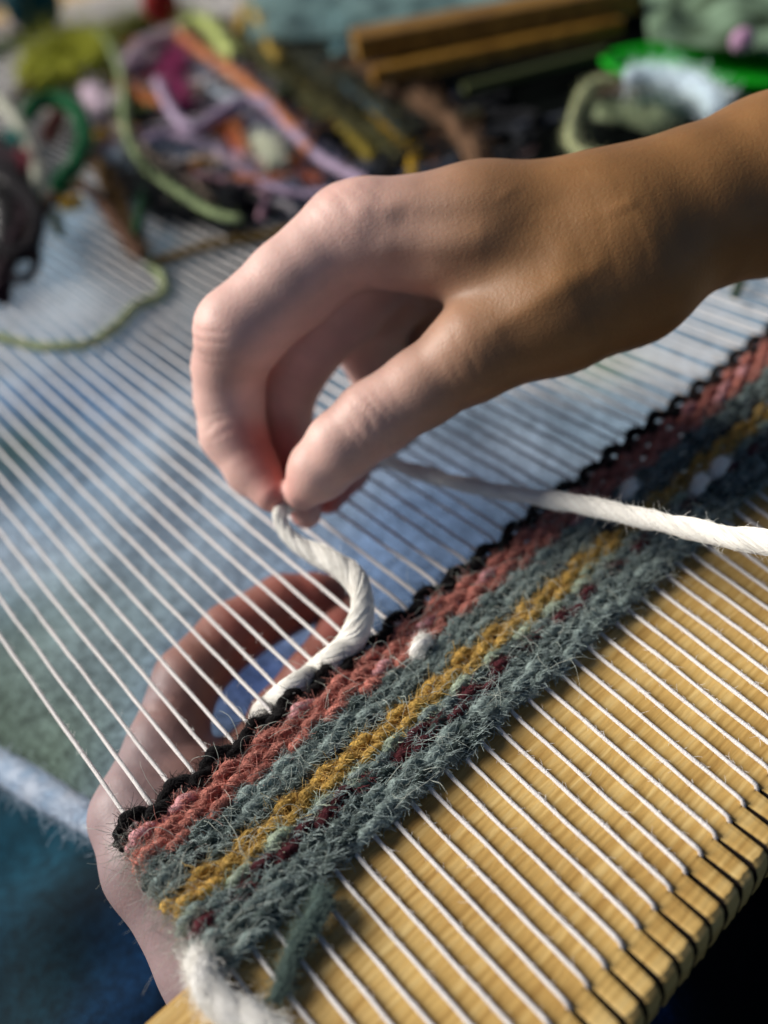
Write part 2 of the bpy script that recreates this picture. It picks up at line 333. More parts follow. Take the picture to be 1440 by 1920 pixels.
fz = {k: [] for k in ('black', 'pink', 'grey', 'ochre', 'maroon', 'pale')}
white_at = {(4, 14): 1, (6, 28): 1}
XR = 560
for k, (y0, cc) in enumerate(rows):
    xs = np.arange(-99.5+random.uniform(-2, 2), XR, 0.85)
    u = np.array([(x+93.5+ (9.35-9.0)*0) for x in xs])
    # warp index at this depth of the weave
    sp = 9.35+(9.0-9.35)*(-y0/65); xw0 = wx(0, y0); u = (xs-xw0)/sp
    ph = k % 2
    z = 1.2+2.0*np.cos(np.pi*(u-ph)) + 0.5*np.array([nz(x, k*50, 22, 11) for x in xs])
    yy = y0+1.5*np.array([nz(x, k*40, 13, 12) for x in xs])+1.1*np.array([nz(x, 3, 55, 13) for x in xs])
    if k == 0: yy += 1.0*np.cos(np.pi*(u-ph))
    C = np.column_stack([xs, yy, z])
    C[0, 2] -= 3; C[1, 2] -= 1.5
    rad = (2.5 if -19 < y0 else 2.2)*(1+0.2*np.array([nz(x, k*23, 9, 14) for x in xs]))
    V, Fc = tube(C, rad, seg=14, plies=2, pitch=11, lobe=0.42, flat=1.0, phase=random.uniform(0, 6))
    uu = np.concatenate([np.repeat(u, 14), [u[0], u[-1]]]); bump = np.cos(np.pi*(uu-ph))
    wi = np.round((uu-ph)/2).astype(int)               # which bump
    h = lambda a, s: np.modf(np.abs(np.sin(a*12.9898+s*78.233)*43758.5453))[0]
    var = h(wi, k)[:, None]
    if cc == 'pale': c = np.where(var > 0.5, lin(CPA)*(0.5+0.5*var), lin(CG))
    elif cc == 'maroon': c = np.where(var > 0.4, lin(CM)*(0.6+var*0.8), lin(CG2))
    elif cc is CG: c = lin(CG2)*0.6+(lin(CG)*1.45-lin(CG2)*0.6)*(var**1.3)
    elif cc is CP: c = np.where(var > 0.86, lin(CPP), lin(CP)*(0.72+0.55*var)); 
    elif cc is CO: c = np.where((var > 0.86) & (k == 13), lin(CPA), lin(CO)*(0.65+0.65*var))
    else: c = lin(cc)*(0.8+0.4*var)
    if k in (15, 17): c = np.where(var > 0.7, lin(CM), c)
    if k in (9, 10): c = np.where(var > 0.72, lin((38, 44, 50)), c)
    xr = np.concatenate([np.repeat(xs, 14), [xs[0], xs[-1]]])[:, None]; fade = 1+0.55*np.exp(-(xr+100)/9)*(0 if cc is CB else 1)
    col = np.column_stack([c*fade, np.ones(len(c))])
    row = meshobj('weft_row', V, Fc, M_weft, weav, col=col)
    key = {'pale': 'pale', 'maroon': 'maroon'}.get(cc) or {CB: 'black', CP: 'pink', CG: 'grey', CO: 'ochre'}[cc]
    near = C[xs < 190]; far = C[xs >= 190]
    s1 = fuzz(near, 2.2, 3600, 3.6, 0.24, along=0.75, k=5, curl=0.3, seed=200+k, slant=0.8); s2 = fuzz(far, 2.1, 1500, 4.5, 0.35, along=0.7, k=5, curl=0.3, seed=300+k)
    fz[key].append(s1[:, :5]); fz[key].append(s2)
fcol = dict(black=(24, 19, 20), pink=(208, 144, 130), grey=(160, 174, 170), ochre=(212, 178, 106), maroon=(98, 42, 46), pale=(192, 204, 182))
for key, lst in fz.items():
    X = np.concatenate([l[:, :5] for l in lst]); hair('wool_fuzz', X, rng.uniform(0.07, 0.15, len(X)), mat('fuzz_'+key, srgb(*fcol[key]), 0.85, rand=0.4), weav)
# long stray hairs
Cs = np.array([(x, random.uniform(-64, 2), 3.2) for x in np.arange(-100, 190, 0.6)])
def strays(n, pts, length, seed):
    g = np.random.default_rng(seed); k = 16; out = []
    for _ in range(n):
        p = pts[g.integers(len(pts))]; d = nrm(g.normal(0, 1, 3)*np.array([1, 1, 0.45])); L = length*g.uniform(0.3, 1.3); st_ = L/k; q = p.copy(); q[2] = g.uniform(1.5, 3.5)
        ax = nrm(g.normal(0, 1, 3)+np.array([0, 0, 1.2])); cv = g.normal(0, 0.28); P_ = []
        for j in range(k):
            P_.append(q.copy()); q = q+d*st_
            d = nrm(d+np.cross(ax, d)*(cv+g.normal(0, 0.12))+g.normal(0, 0.05, 3)); 
            if q[2] > 7: d[2] -= 0.25
            if q[2] < 3.5: d[2] += 0.25
        out.append(P_)
    return np.array(out)
hair('stray_hairs', strays(520, Cs, 24, 5), rng.uniform(0.06, 0.12, 520), mat('stray', srgb(190, 196, 184), 0.7, rand=0.3), weav)
Cs2 = np.array([(x, random.uniform(-40, -2), 3.2) for x in np.arange(-100, 190, 0.6)])
hair('stray_hairs', strays(130, Cs2, 13, 6), rng.uniform(0.05, 0.09, 130), mat('stray_dark', srgb(120, 80, 66), 0.7, rand=0.4), weav)
Ce = np.array([(-100+random.uniform(-1, 2), y, 1.0) for y in np.arange(-66, 2, 0.5)])
ed = fuzz(np.array([(-99.0, y, 1.0) for y in np.arange(-66, 2, 1.0)]), 2.0, 900, 7, 0.6, along=0.3, k=8, curl=0.45, seed=9)
hair('edge_fuzz', ed, rng.uniform(0.05, 0.1, len(ed)), mat('edge_fibre', srgb(160, 160, 150), 0.8, rand=0.4), weav)
# white tufts woven in
M_white = mat('white_wool', srgb(252, 249, 243), 0.85, bump=0.9, bscale=2200, sheen=0.5, stretch=(1, 1, 1))
M_wfib = mat('white_fibre', srgb(252, 249, 241), 0.75, rand=0.12)
tuft_f = []
for (px, py, L, r) in [(790, 1214, 6.6, 3.6), (1180, 922, 7.0, 3.3), (1312, 912, 7.0, 3.3), (1350, 879, 7.4, 3.4)]:
    c = PL(px, py, 4.0); t = np.linspace(-1, 1, 26)
    C = np.column_stack([c[0]+L*t, c[1]+1.6*t, c[2]+2.0-5.5*t**2]); rr = r*np.sqrt(np.clip(1-t**2*0.92, 0.02, 1))
    V, Fc = tube(C, rr, seg=20, plies=3, pitch=22, lobe=0.22); meshobj('white_tuft', V, Fc, M_white, weav)
    tuft_f.append(fuzz(C, rr, 600, 4.2, 0.1, along=1.0, k=6, curl=0.12, seed=int(px), slant=0.5))
X = np.concatenate(tuft_f); hair('tuft_fibres', X, np.full(len(X), 0.1), M_wfib, weav)
# dark green tail hanging over the beam, white tail at the corner
def yarn_part(name, pts, r, material, fib, parent, plies=2, pitch=14, nf=1200, fl=4, lift=0.3, seed=1, flab='yarn_fuzz', lobe=0.25, fr=0.09, step=0.9, slant=0.4, label=None, seg=14):
    q, s = resample(pts, step); C = q[:, :3]; rr = q[:, 3] if q.shape[1] > 3 else r
    V, Fc = tube(C, rr, s, seg=seg, plies=plies, pitch=pitch, lobe=lobe); o = meshobj(name, V, Fc, material, parent)
    if label: o['label'] = label
    if nf:
        X = fuzz(C, rr, nf, fl, lift, along=0.9, k=6, curl=0.25, seed=seed, slant=slant); hair(flab, X, rng.uniform(fr*0.6, fr*1.3, len(X)), fib, parent or o)
    return o
M_dg = mat('dark_green_wool', srgb(70, 88, 84), 0.95, bump=0.9, bscale=1500, sheen=0.3); M_dgf = mat('dark_green_fibre', srgb(104, 122, 114), 0.85, rand=0.35)
pt_ = [PL(600, 1672, 1.5), PL(604, 1690, 3.5), PL(590, 1722, 3.8), PL(562, 1762, 1.5), PL(545, 1800, 1), PL(532, 1840, 1), PL(515, 1880, 0.5)]
yarn_part('yarn_tail', np.column_stack([np.array(pt_), [2.8, 3.2, 3.2, 2.8, 2.4, 2.2, 1.6]]), 3, M_dg, M_dgf, weav, nf=1500, fl=4.5, lift=0.4, seed=61, label='dark green wool tail lying on the beam')
pt_ = [PL(375, 1775, 0), PL(372, 1800, 3.5), PL(385, 1840, 4.5), PL(412, 1880, 3), PL(450, 1905, 2), PL(510, 1940, 1), PL(560, 1990, 0)]
yarn_part('yarn_tail', np.column_stack([np.array(pt_), [2.0, 4.4, 4.8, 5.2, 5.6, 5.2, 4.0]]), 5, M_white, M_wfib, weav, nf=1800, fl=6, lift=0.22, seed=62, lobe=0.15, pitch=25, label='thick white wool tail at the lower left corner')

# ------------------------------------------------------------------ white working yarn
wy = empty('yarn', 'thick white two ply yarn pinched by the fingers and woven under the warp', 'yarn')
right = [(1560, 1052, 300, 4.6), (1440, 1018, 318, 4.6), (1370, 1008, 328, 4.6), (1290, 990, 340, 4.5), (1200, 970, 354, 4.4), (1110, 950, 370, 4.2), (1030, 936, 384, 4.2), (950, 924, 398, 4.0), (870, 908, 410, 3.8), (810, 893, 418, 3.6), (760, 878, 424, 3.5), (715, 858, 426, 3.4), (670, 850, 424, 3.4), (620, 880, 412, 3.4), (570, 925, 400, 3.4), (540, 950, 392, 3.3)]
left = [(524, 962, 386, 3.3), (532, 992, 384, 3.5), (556, 1018, 382, 4.2), (600, 1042, 377, 4.8), (645, 1066, 370, 5.2), (672, 1098, 364, 5.2), (680, 1135, 360, 5.1), (672, 1172, 358, 5.2)]
pts = [np.append(P(a, b, c), r) for a, b, c, r in right+left]
for (a, b, h, r) in [(655, 1205, 4.0, 5.8), (628, 1236, 2.0, 6.0), (590, 1262, -2.6, 5.8), (553, 1288, 2.2, 5.6), (515, 1312, -2.8, 5.0), (488, 1335, -7, 4.0), (478, 1352, -12, 3.0)]:
    pts.append(np.append(PL(a, b, h), r))
q, s = resample(np.array(pts), 1.1); C = q[:, :3]; rr = q[:, 3]*(1+0.10*np.array([nz(x, 5, 16, 51)*2 for x in s]))
V, Fc = tube(C, rr*0.93, s, seg=22, plies=2, pitch=46, lobe=0.15); meshobj('ply_core', V, Fc, M_white, wy)
# fibres running along the twist
T, N, B = frames(C); g = np.random.default_rng(3); n = 2600; k = 14; out = []
th0 = g.uniform(0, 2*np.pi, n); i0 = g.integers(0, len(C)-30, n); ln = g.integers(22, 44, n); rf = g.uniform(0.93, 1.06, n)
for a in range(n):
    ii = np.clip(np.linspace(i0[a], i0[a]+ln[a], k).astype(int), 0, len(C)-1); th = th0[a]+2*np.pi*s[ii]/46*1.0+g.normal(0, .12)*np.linspace(0, 1, k)
    lob = 1-0.15+0.15*np.abs(np.cos(1.0*(th-2*np.pi*s[ii]/46)))*1.25
    R_ = rr[ii]*rf[a]*lob*0.96+ (np.linspace(0, 1, k)**3*g.uniform(0, 1.1) if g.random() < 0.12 else 0)
    out.append(C[ii]+R_[:, None]*(np.cos(th)[:, None]*N[ii]+np.sin(th)[:, None]*B[ii]))
hair('yarn_fibres', np.array(out), g.uniform(0.09, 0.17, n), M_wfib, wy)
X = fuzz(C, rr, 1500, 3.6, 0.3, along=0.8, k=7, curl=0.35, seed=77); hair('yarn_fuzz', X, np.full(len(X), 0.06), M_wfib, wy)

# ------------------------------------------------------------------ hands
def smin(a, b, k): h = np.clip(0.5+0.5*(b-a)/k, 0, 1); return b+(a-b)*h-k*h*(1-h)
def cap(G, a, b, ra, rb):
    ba = b-a; t = np.clip(((G-a)@ba)/(ba@ba), 0, 1); return np.linalg.norm(G-a-t[..., None]*ba, axis=-1)-(ra+(rb-ra)*t)
def chain(G, pts, k):
    G = np.asarray(G)
    d = None
    for i in range(len(pts)-1):
        c = cap(G, pts[i][:3], pts[i+1][:3], pts[i][3], pts[i+1][3]); d = c if d is None else smin(d, c, k)
    return d
def surfnet(D, org, h):
    nx, ny, nz_ = D.shape; ins = D < 0
    c = np.stack([ins[i:nx-1+i, j:ny-1+j, l:nz_-1+l] for i in (0, 1) for j in (0, 1) for l in (0, 1)], 0).sum(0)
    act = (c > 0) & (c < 8); idx = -np.ones(act.shape, int); cells = np.argwhere(act); idx[act] = np.arange(len(cells))
    acc = np.zeros((len(cells), 3)); cnt = np.zeros(len(cells))
    cor = [(i, j, l) for i in (0, 1) for j in (0, 1) for l in (0, 1)]
    for a in range(8):
        for b in range(a+1, 8):
            if sum(abs(cor[a][q]-cor[b][q]) for q in range(3)) != 1: continue
            pa = cells+cor[a]; pb = cells+cor[b]; da = D[tuple(pa.T)]; db = D[tuple(pb.T)]; mk = (da < 0) != (db < 0)
            t = np.where(mk, da/(da-db+1e-12), 0)[:, None]; acc += np.where(mk[:, None], pa+(pb-pa)*t, 0); cnt += mk
    V = acc/cnt[:, None]*h+org; Fc = []
    for ax in range(3):
        o1 = [0, 0, 0]; o1[ax] = 1; sl = [slice(None)]*3; sl[ax] = slice(0, -1); sr = [slice(None)]*3; sr[ax] = slice(1, None)
        A_, B_ = ins[tuple(sl)], ins[tuple(sr)]; ed_ = np.argwhere(A_ != B_); u_, v_ = [q for q in range(3) if q != ax]
        ed_ = ed_[(ed_[:, u_] > 0) & (ed_[:, v_] > 0) & (ed_[:, u_] < D.shape[u_]-1) & (ed_[:, v_] < D.shape[v_]-1)]
        e1 = ed_.copy(); e1[:, u_] -= 1; e2 = e1.copy(); e2[:, v_] -= 1; e3 = ed_.copy(); e3[:, v_] -= 1
        q = np.stack([idx[tuple(x.T)] for x in (ed_, e1, e2, e3)], 1)
        fl = A_[tuple(ed_.T)] ^ (ax == 1); q[~fl] = q[~fl][:, ::-1]; Fc.append(q)
    Fc = np.concatenate(Fc); Fc = Fc[(Fc >= 0).all(1)]
    return V, Fc[:, ::-1]
def W(px, py, d, rpx): return np.append(P(px, py, d), rpx*d/F_)
def WH(px, py, h, rpx): p = PL(px, py, h); return np.append(p, rpx*depth(p)/F_)
def build(groups, fingers, creases, h=1.6, kpalm=13, kf=7, dents=(), folds=(), ridges=()):
    allp = np.array([p for c in groups+fingers for p in c]); lo = (allp[:, :3]-allp[:, 3:4]).min(0)-6; hi = (allp[:, :3]+allp[:, 3:4]).max(0)+6
    ax = [np.arange(lo[q], hi[q], h) for q in range(3)]; G = np.stack(np.meshgrid(*ax, indexing='ij'), -1)
    D = None
    for c in groups: x = chain(G, c, 8); D = x if D is None else smin(D, x, kpalm)
    Fg = None
    for c in fingers:
        x = smin(chain(G, c, 3.5), D, kf); Fg = x if Fg is None else smin(Fg, x, 1.6)
    D = Fg
    for (a, b, r, k) in dents: D = -smin(-D, cap(G, a, b, r, r), k)
    for (c, a, lam, amp, sg_) in folds:
        q = G-c; t = q@a; wv_ = (q**2).sum(-1); wob = 0.8*np.sin(q[..., 0]*0.45)+0.7*np.sin(q[..., 2]*0.6+1)
        D = D+amp*np.exp(-wv_/(2*sg_*sg_))*np.clip(np.cos(2*np.pi*(t+wob)/lam), 0, 1)**2
    for (a, b, w_, m_) in ridges: D = D-m_*np.exp(-np.clip(cap(G, a, b, 0.0, 0.0)/w_, 0, 6)**2/2)
    for (a, b, r) in creases: D = -smin(-D, cap(G, a, b, r, r), 1.6)
    return surfnet(D, lo, h)
# right hand: back of the hand up, thumb towards the camera
palm = [[W(1640, 282, 372, 156), W(1440, 350, 366, 153), W(1290, 400, 364, 140), W(1150, 442, 364, 138)],
        [W(1150, 440, 366, 138), W(900, 442, 368, 122), W(690, 440, 372, 92)],
        [W(1150, 500, 372, 140), W(940, 480, 398, 110), W(760, 470, 408, 80)],
        [W(1160, 500, 362, 145), W(1040, 575, 360, 118), W(900, 652, 362, 88)]]
thumb = [W(900, 652, 362, 88), W(868, 676, 364, 82), W(790, 728, 368, 74), W(700, 786, 372, 72), W(640, 836, 376, 66), W(598, 882, 382, 58), W(567, 920, 388, 38)]
index = [W(690, 435, 372, 94), W(655, 440, 374, 90), W(545, 535, 378, 84), W(450, 622, 380, 84), W(430, 690, 392, 68), W(430, 745, 398, 64), W(438, 812, 400, 62), W(474, 880, 398, 50), W(510, 925, 392, 36)]
middle = [W(740, 450, 400, 92), W(630, 570, 408, 86), W(566, 650, 416, 74), W(528, 750, 424, 58), W(540, 850, 422, 52), W(568, 925, 410, 40), W(574, 962, 404, 29)]
ringf = [W(790, 480, 418, 88), W(690, 580, 430, 84), W(686, 622, 440, 72), W(730, 740, 450, 52), W(650, 880, 434, 42), W(613, 930, 422, 34)]
little = [W(880, 500, 420, 76), W(820, 640, 456, 58), W(800, 720, 466, 50), W(740, 800, 462, 44), W(690, 850, 452, 36)]
rf_ = lambda a, b, r: (P(*a), P(*b), r)
creases = [rf_((408, 783, 366), (500, 792, 370), 1.2), rf_((400, 690, 362), (520, 690, 366), 1.6), rf_((640, 735, 336), (720, 840, 336), 0.7), rf_((860, 590, 336), (780, 640, 338), 0.6)]
dents = [(P(700, 560, 352), P(745, 520, 345), 10, 9), (P(840, 520, 332), P(1000, 480, 326), 4, 12), (P(760, 395, 340), P(980, 390, 328), 3, 9)]
def fold(c, t, lam, amp, sg_): return (P(*c), nrm(P(*t)-P(*c)), lam, amp, sg_)
folds = [fold((690, 790, 355), (610, 850, 355), 5.2, 0.5, 9), fold((884, 680, 344), (800, 735, 346), 6.0, 0.35, 9), fold((392, 640, 368), (388, 720, 374), 5.0, 0.7, 8),
         fold((398, 800, 384), (420, 860, 386), 4.6, 0.5, 6), fold((640, 380, 352), (560, 460, 356), 6.5, 0.25, 12), fold((1190, 440, 330), (1290, 410, 330), 11.0, 0.16, 20), fold((560, 655, 396), (530, 740, 402), 5.0, 0.6, 8)]
ridges = [((690, 385, 348), (1080, 400, 326), 4.0, 0.9), ((730, 470, 352), (1060, 450, 326), 3.6, 0.8), ((930, 610, 336), (1120, 500, 326), 3.6, 0.9),
          ((800, 430, 340), (900, 395, 332), 1.8, 0.6), ((900, 395, 332), (1010, 425, 326), 1.8, 0.6), ((1010, 425, 326), (1180, 380, 326), 1.8, 0.6), ((900, 395, 332), (960, 350, 336), 1.6, 0.5)]
ridges = [(P(*a), P(*b), w_, m_) for a, b, w_, m_ in ridges]
V, Fc = build(palm, [thumb, index, middle, ringf, little], creases, dents=dents, h=1.3, folds=folds, ridges=ridges)
def near(V, pts, sg):
    w_ = np.zeros(len(V))
    for p, s_ in zip(pts, sg): w_ = np.maximum(w_, np.exp(-((V-p)**2).sum(1)/(2*s_*s_)))
    return w_
bl = near(V, [P(488, 870, 378), P(512, 920, 380), P(462, 815, 380), P(590, 930, 412), P(625, 930, 428), P(720, 590, 400)], [11, 11, 8, 14, 12])
bl = np.maximum(bl*0.95, 0.45*near(V, [P(400, 640, 380), P(640, 380, 372)], [18, 14]))
shade_tan = 1/(1+np.exp(-(V-P(760, 430, 370))@(nrm(P(1200, 400, 370)-P(760, 430, 370)))/14))  # skin browned from knuckles to arm, painting in the arm's shade
cv_ = (V-CAMP)@R3; pxv = CX+cv_[:, 0]/cv_[:, 2]*F_; pyv = CY+cv_[:, 1]/cv_[:, 2]*F_
# red of light through the index pad, painted beyond the last joint
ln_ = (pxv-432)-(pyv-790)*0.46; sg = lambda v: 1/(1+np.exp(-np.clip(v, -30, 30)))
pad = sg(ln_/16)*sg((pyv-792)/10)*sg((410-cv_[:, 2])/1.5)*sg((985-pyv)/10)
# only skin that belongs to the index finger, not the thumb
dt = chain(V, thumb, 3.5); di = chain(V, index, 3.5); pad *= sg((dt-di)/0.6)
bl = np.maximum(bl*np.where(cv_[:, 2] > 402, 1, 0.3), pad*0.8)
M_skin = bpy.data.materials.new('skin'); M_skin.use_nodes = True
def skin(m, base, blush_backlight, tan):
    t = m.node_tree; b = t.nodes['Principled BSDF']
    at = t.nodes.new('ShaderNodeAttribute'); at.attribute_name = 'blush_backlight'; at2 = t.nodes.new('ShaderNodeAttribute'); at2.attribute_name = 'tan'
    mx = t.nodes.new('ShaderNodeMix'); mx.data_type = 'RGBA'; mx.inputs[6].default_value = base; mx.inputs[7].default_value = tan; t.links.new(at2.outputs['Fac'], mx.inputs[0])  # tan mixes in the skin tone of the shaded parts
    m2 = t.nodes.new('ShaderNodeMix'); m2.data_type = 'RGBA'; m2.inputs[7].default_value = blush_backlight; t.links.new(mx.outputs[2], m2.inputs[6]); t.links.new(at.outputs['Fac'], m2.inputs[0])
    tc = t.nodes.new('ShaderNodeTexCoord'); n = t.nodes.new('ShaderNodeTexNoise'); n.inputs['Scale'].default_value = 55; n.inputs['Detail'].default_value = 5; t.links.new(tc.outputs['Object'], n.inputs['Vector'])
    mr = t.nodes.new('ShaderNodeMapRange'); mr.inputs[1].default_value = 0.3; mr.inputs[2].default_value = 0.7; mr.inputs[3].default_value = 0.84; mr.inputs[4].default_value = 1.12; t.links.new(n.outputs[0], mr.inputs[0])
    vm = t.nodes.new('ShaderNodeVectorMath'); vm.operation = 'SCALE'; t.links.new(m2.outputs[2], vm.inputs[0]); t.links.new(mr.outputs[0], vm.inputs['Scale']); t.links.new(vm.outputs[0], b.inputs['Base Color'])
    b.inputs['Roughness'].default_value = 0.5; b.inputs['Specular IOR Level'].default_value = 0.35
    b.inputs['Subsurface Weight'].default_value = 0.22; b.inputs['Subsurface Radius'].default_value = (1.0, 0.35, 0.18); b.inputs['Subsurface Scale'].default_value = 0.004
    v = t.nodes.new('ShaderNodeTexVoronoi'); v.inputs['Scale'].default_value = 900; t.links.new(tc.outputs['Object'], v.inputs['Vector'])
    n2 = t.nodes.new('ShaderNodeTexNoise'); n2.inputs['Scale'].default_value = 420; n2.inputs['Detail'].default_value = 6; n2.inputs['Distortion'].default_value = 1.2; t.links.new(tc.outputs['Object'], n2.inputs['Vector'])
    bp = t.nodes.new('ShaderNodeBump'); bp.inputs['Strength'].default_value = 0.25; bp.inputs['Distance'].default_value = 0.0002; t.links.new(v.outputs[0], bp.inputs['Height'])
    bp2 = t.nodes.new('ShaderNodeBump'); bp2.inputs['Strength'].default_value = 0.28; bp2.inputs['Distance'].default_value = 0.0004; t.links.new(n2.outputs[0], bp2.inputs['Height']); t.links.new(bp.outputs[0], bp2.inputs['Normal']); t.links.new(bp2.outputs[0], b.inputs['Normal'])
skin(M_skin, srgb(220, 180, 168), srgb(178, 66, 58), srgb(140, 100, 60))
person = empty('person', 'weaver pinching white yarn with one hand, other hand under the weaving', 'person')
meshobj('right_arm', V, Fc, M_skin, person, attrs={'blush_backlight': bl, 'tan': shade_tan})
# left hand under the warp, palm up
palm = [[WH(520, 2060, -78, 95), WH(400, 1800, -52, 92), WH(285, 1620, -36, 82), WH(255, 1530, -34, 80)],
        [WH(400, 1700, -50, 90), WH(350, 1500, -40, 90), WH(320, 1420, -36, 72)],
        [WH(420, 1560, -50, 90), WH(470, 1430, -48, 62)]]
lidx = [WH(255, 1530, -34, 80), WH(310, 1400, -32, 70), WH(352, 1275, -28, 63), WH(435, 1190, -26, 60), WH(530, 1135, -28, 57), WH(592, 1120, -30, 46), WH(618, 1112, -31, 34)]
lmid = [WH(470, 1440, -46, 60), WH(520, 1345, -40, 52), WH(585, 1270, -36, 52), WH(640, 1190, -36, 46), WH(652, 1150, -37, 36)]
lring = [WH(520, 1480, -54, 58), WH(620, 1370, -46, 50), WH(700, 1290, -44, 46)]
cr = [(PL(285, 1425, -8), PL(360, 1402, -9), 1.3), (PL(360, 1402, -9), PL(400, 1410, -11), 1.0)]
def foldl(c, t, lam, amp, sg_): return (PL(*c), nrm(PL(*t)-PL(*c)), lam, amp, sg_)
V, Fc = build(palm, [lidx, lmid, lring], cr, h=1.6, folds=[foldl((420, 1200, -14), (500, 1145, -16), 5, 0.8, 9), foldl((325, 1320, -16), (370, 1250, -16), 5.5, 0.7, 9), foldl((530, 1130, -16), (590, 1115, -18), 4.5, 0.6, 6), foldl((330, 1450, -14), (300, 1520, -14), 9, 0.9, 14)])
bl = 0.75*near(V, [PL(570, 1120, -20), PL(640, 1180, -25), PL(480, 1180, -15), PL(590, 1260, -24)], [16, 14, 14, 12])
shade_tan = np.clip(0.75-0.9*near(V, [PL(200, 1530, -20), PL(240, 1420, -20), PL(210, 1620, -30), PL(300, 1800, -40), PL(290, 1300, -20)], [22, 16, 22, 30, 10]), 0, 1)  # painted tone: pale for the skylit rim, brown for shaded fingers
M_skin2 = bpy.data.materials.new('skin_shaded_side'); M_skin2.use_nodes = True; skin(M_skin2, srgb(150, 128, 128), srgb(156, 78, 70), srgb(152, 102, 82))  # darker, greyer skin copy with the left hand's shade in its colour
M_skin2.name = 'skin_left_shaded'
meshobj('left_hand', V, Fc, M_skin2, person, attrs={'blush_backlight': bl, 'tan': shade_tan})

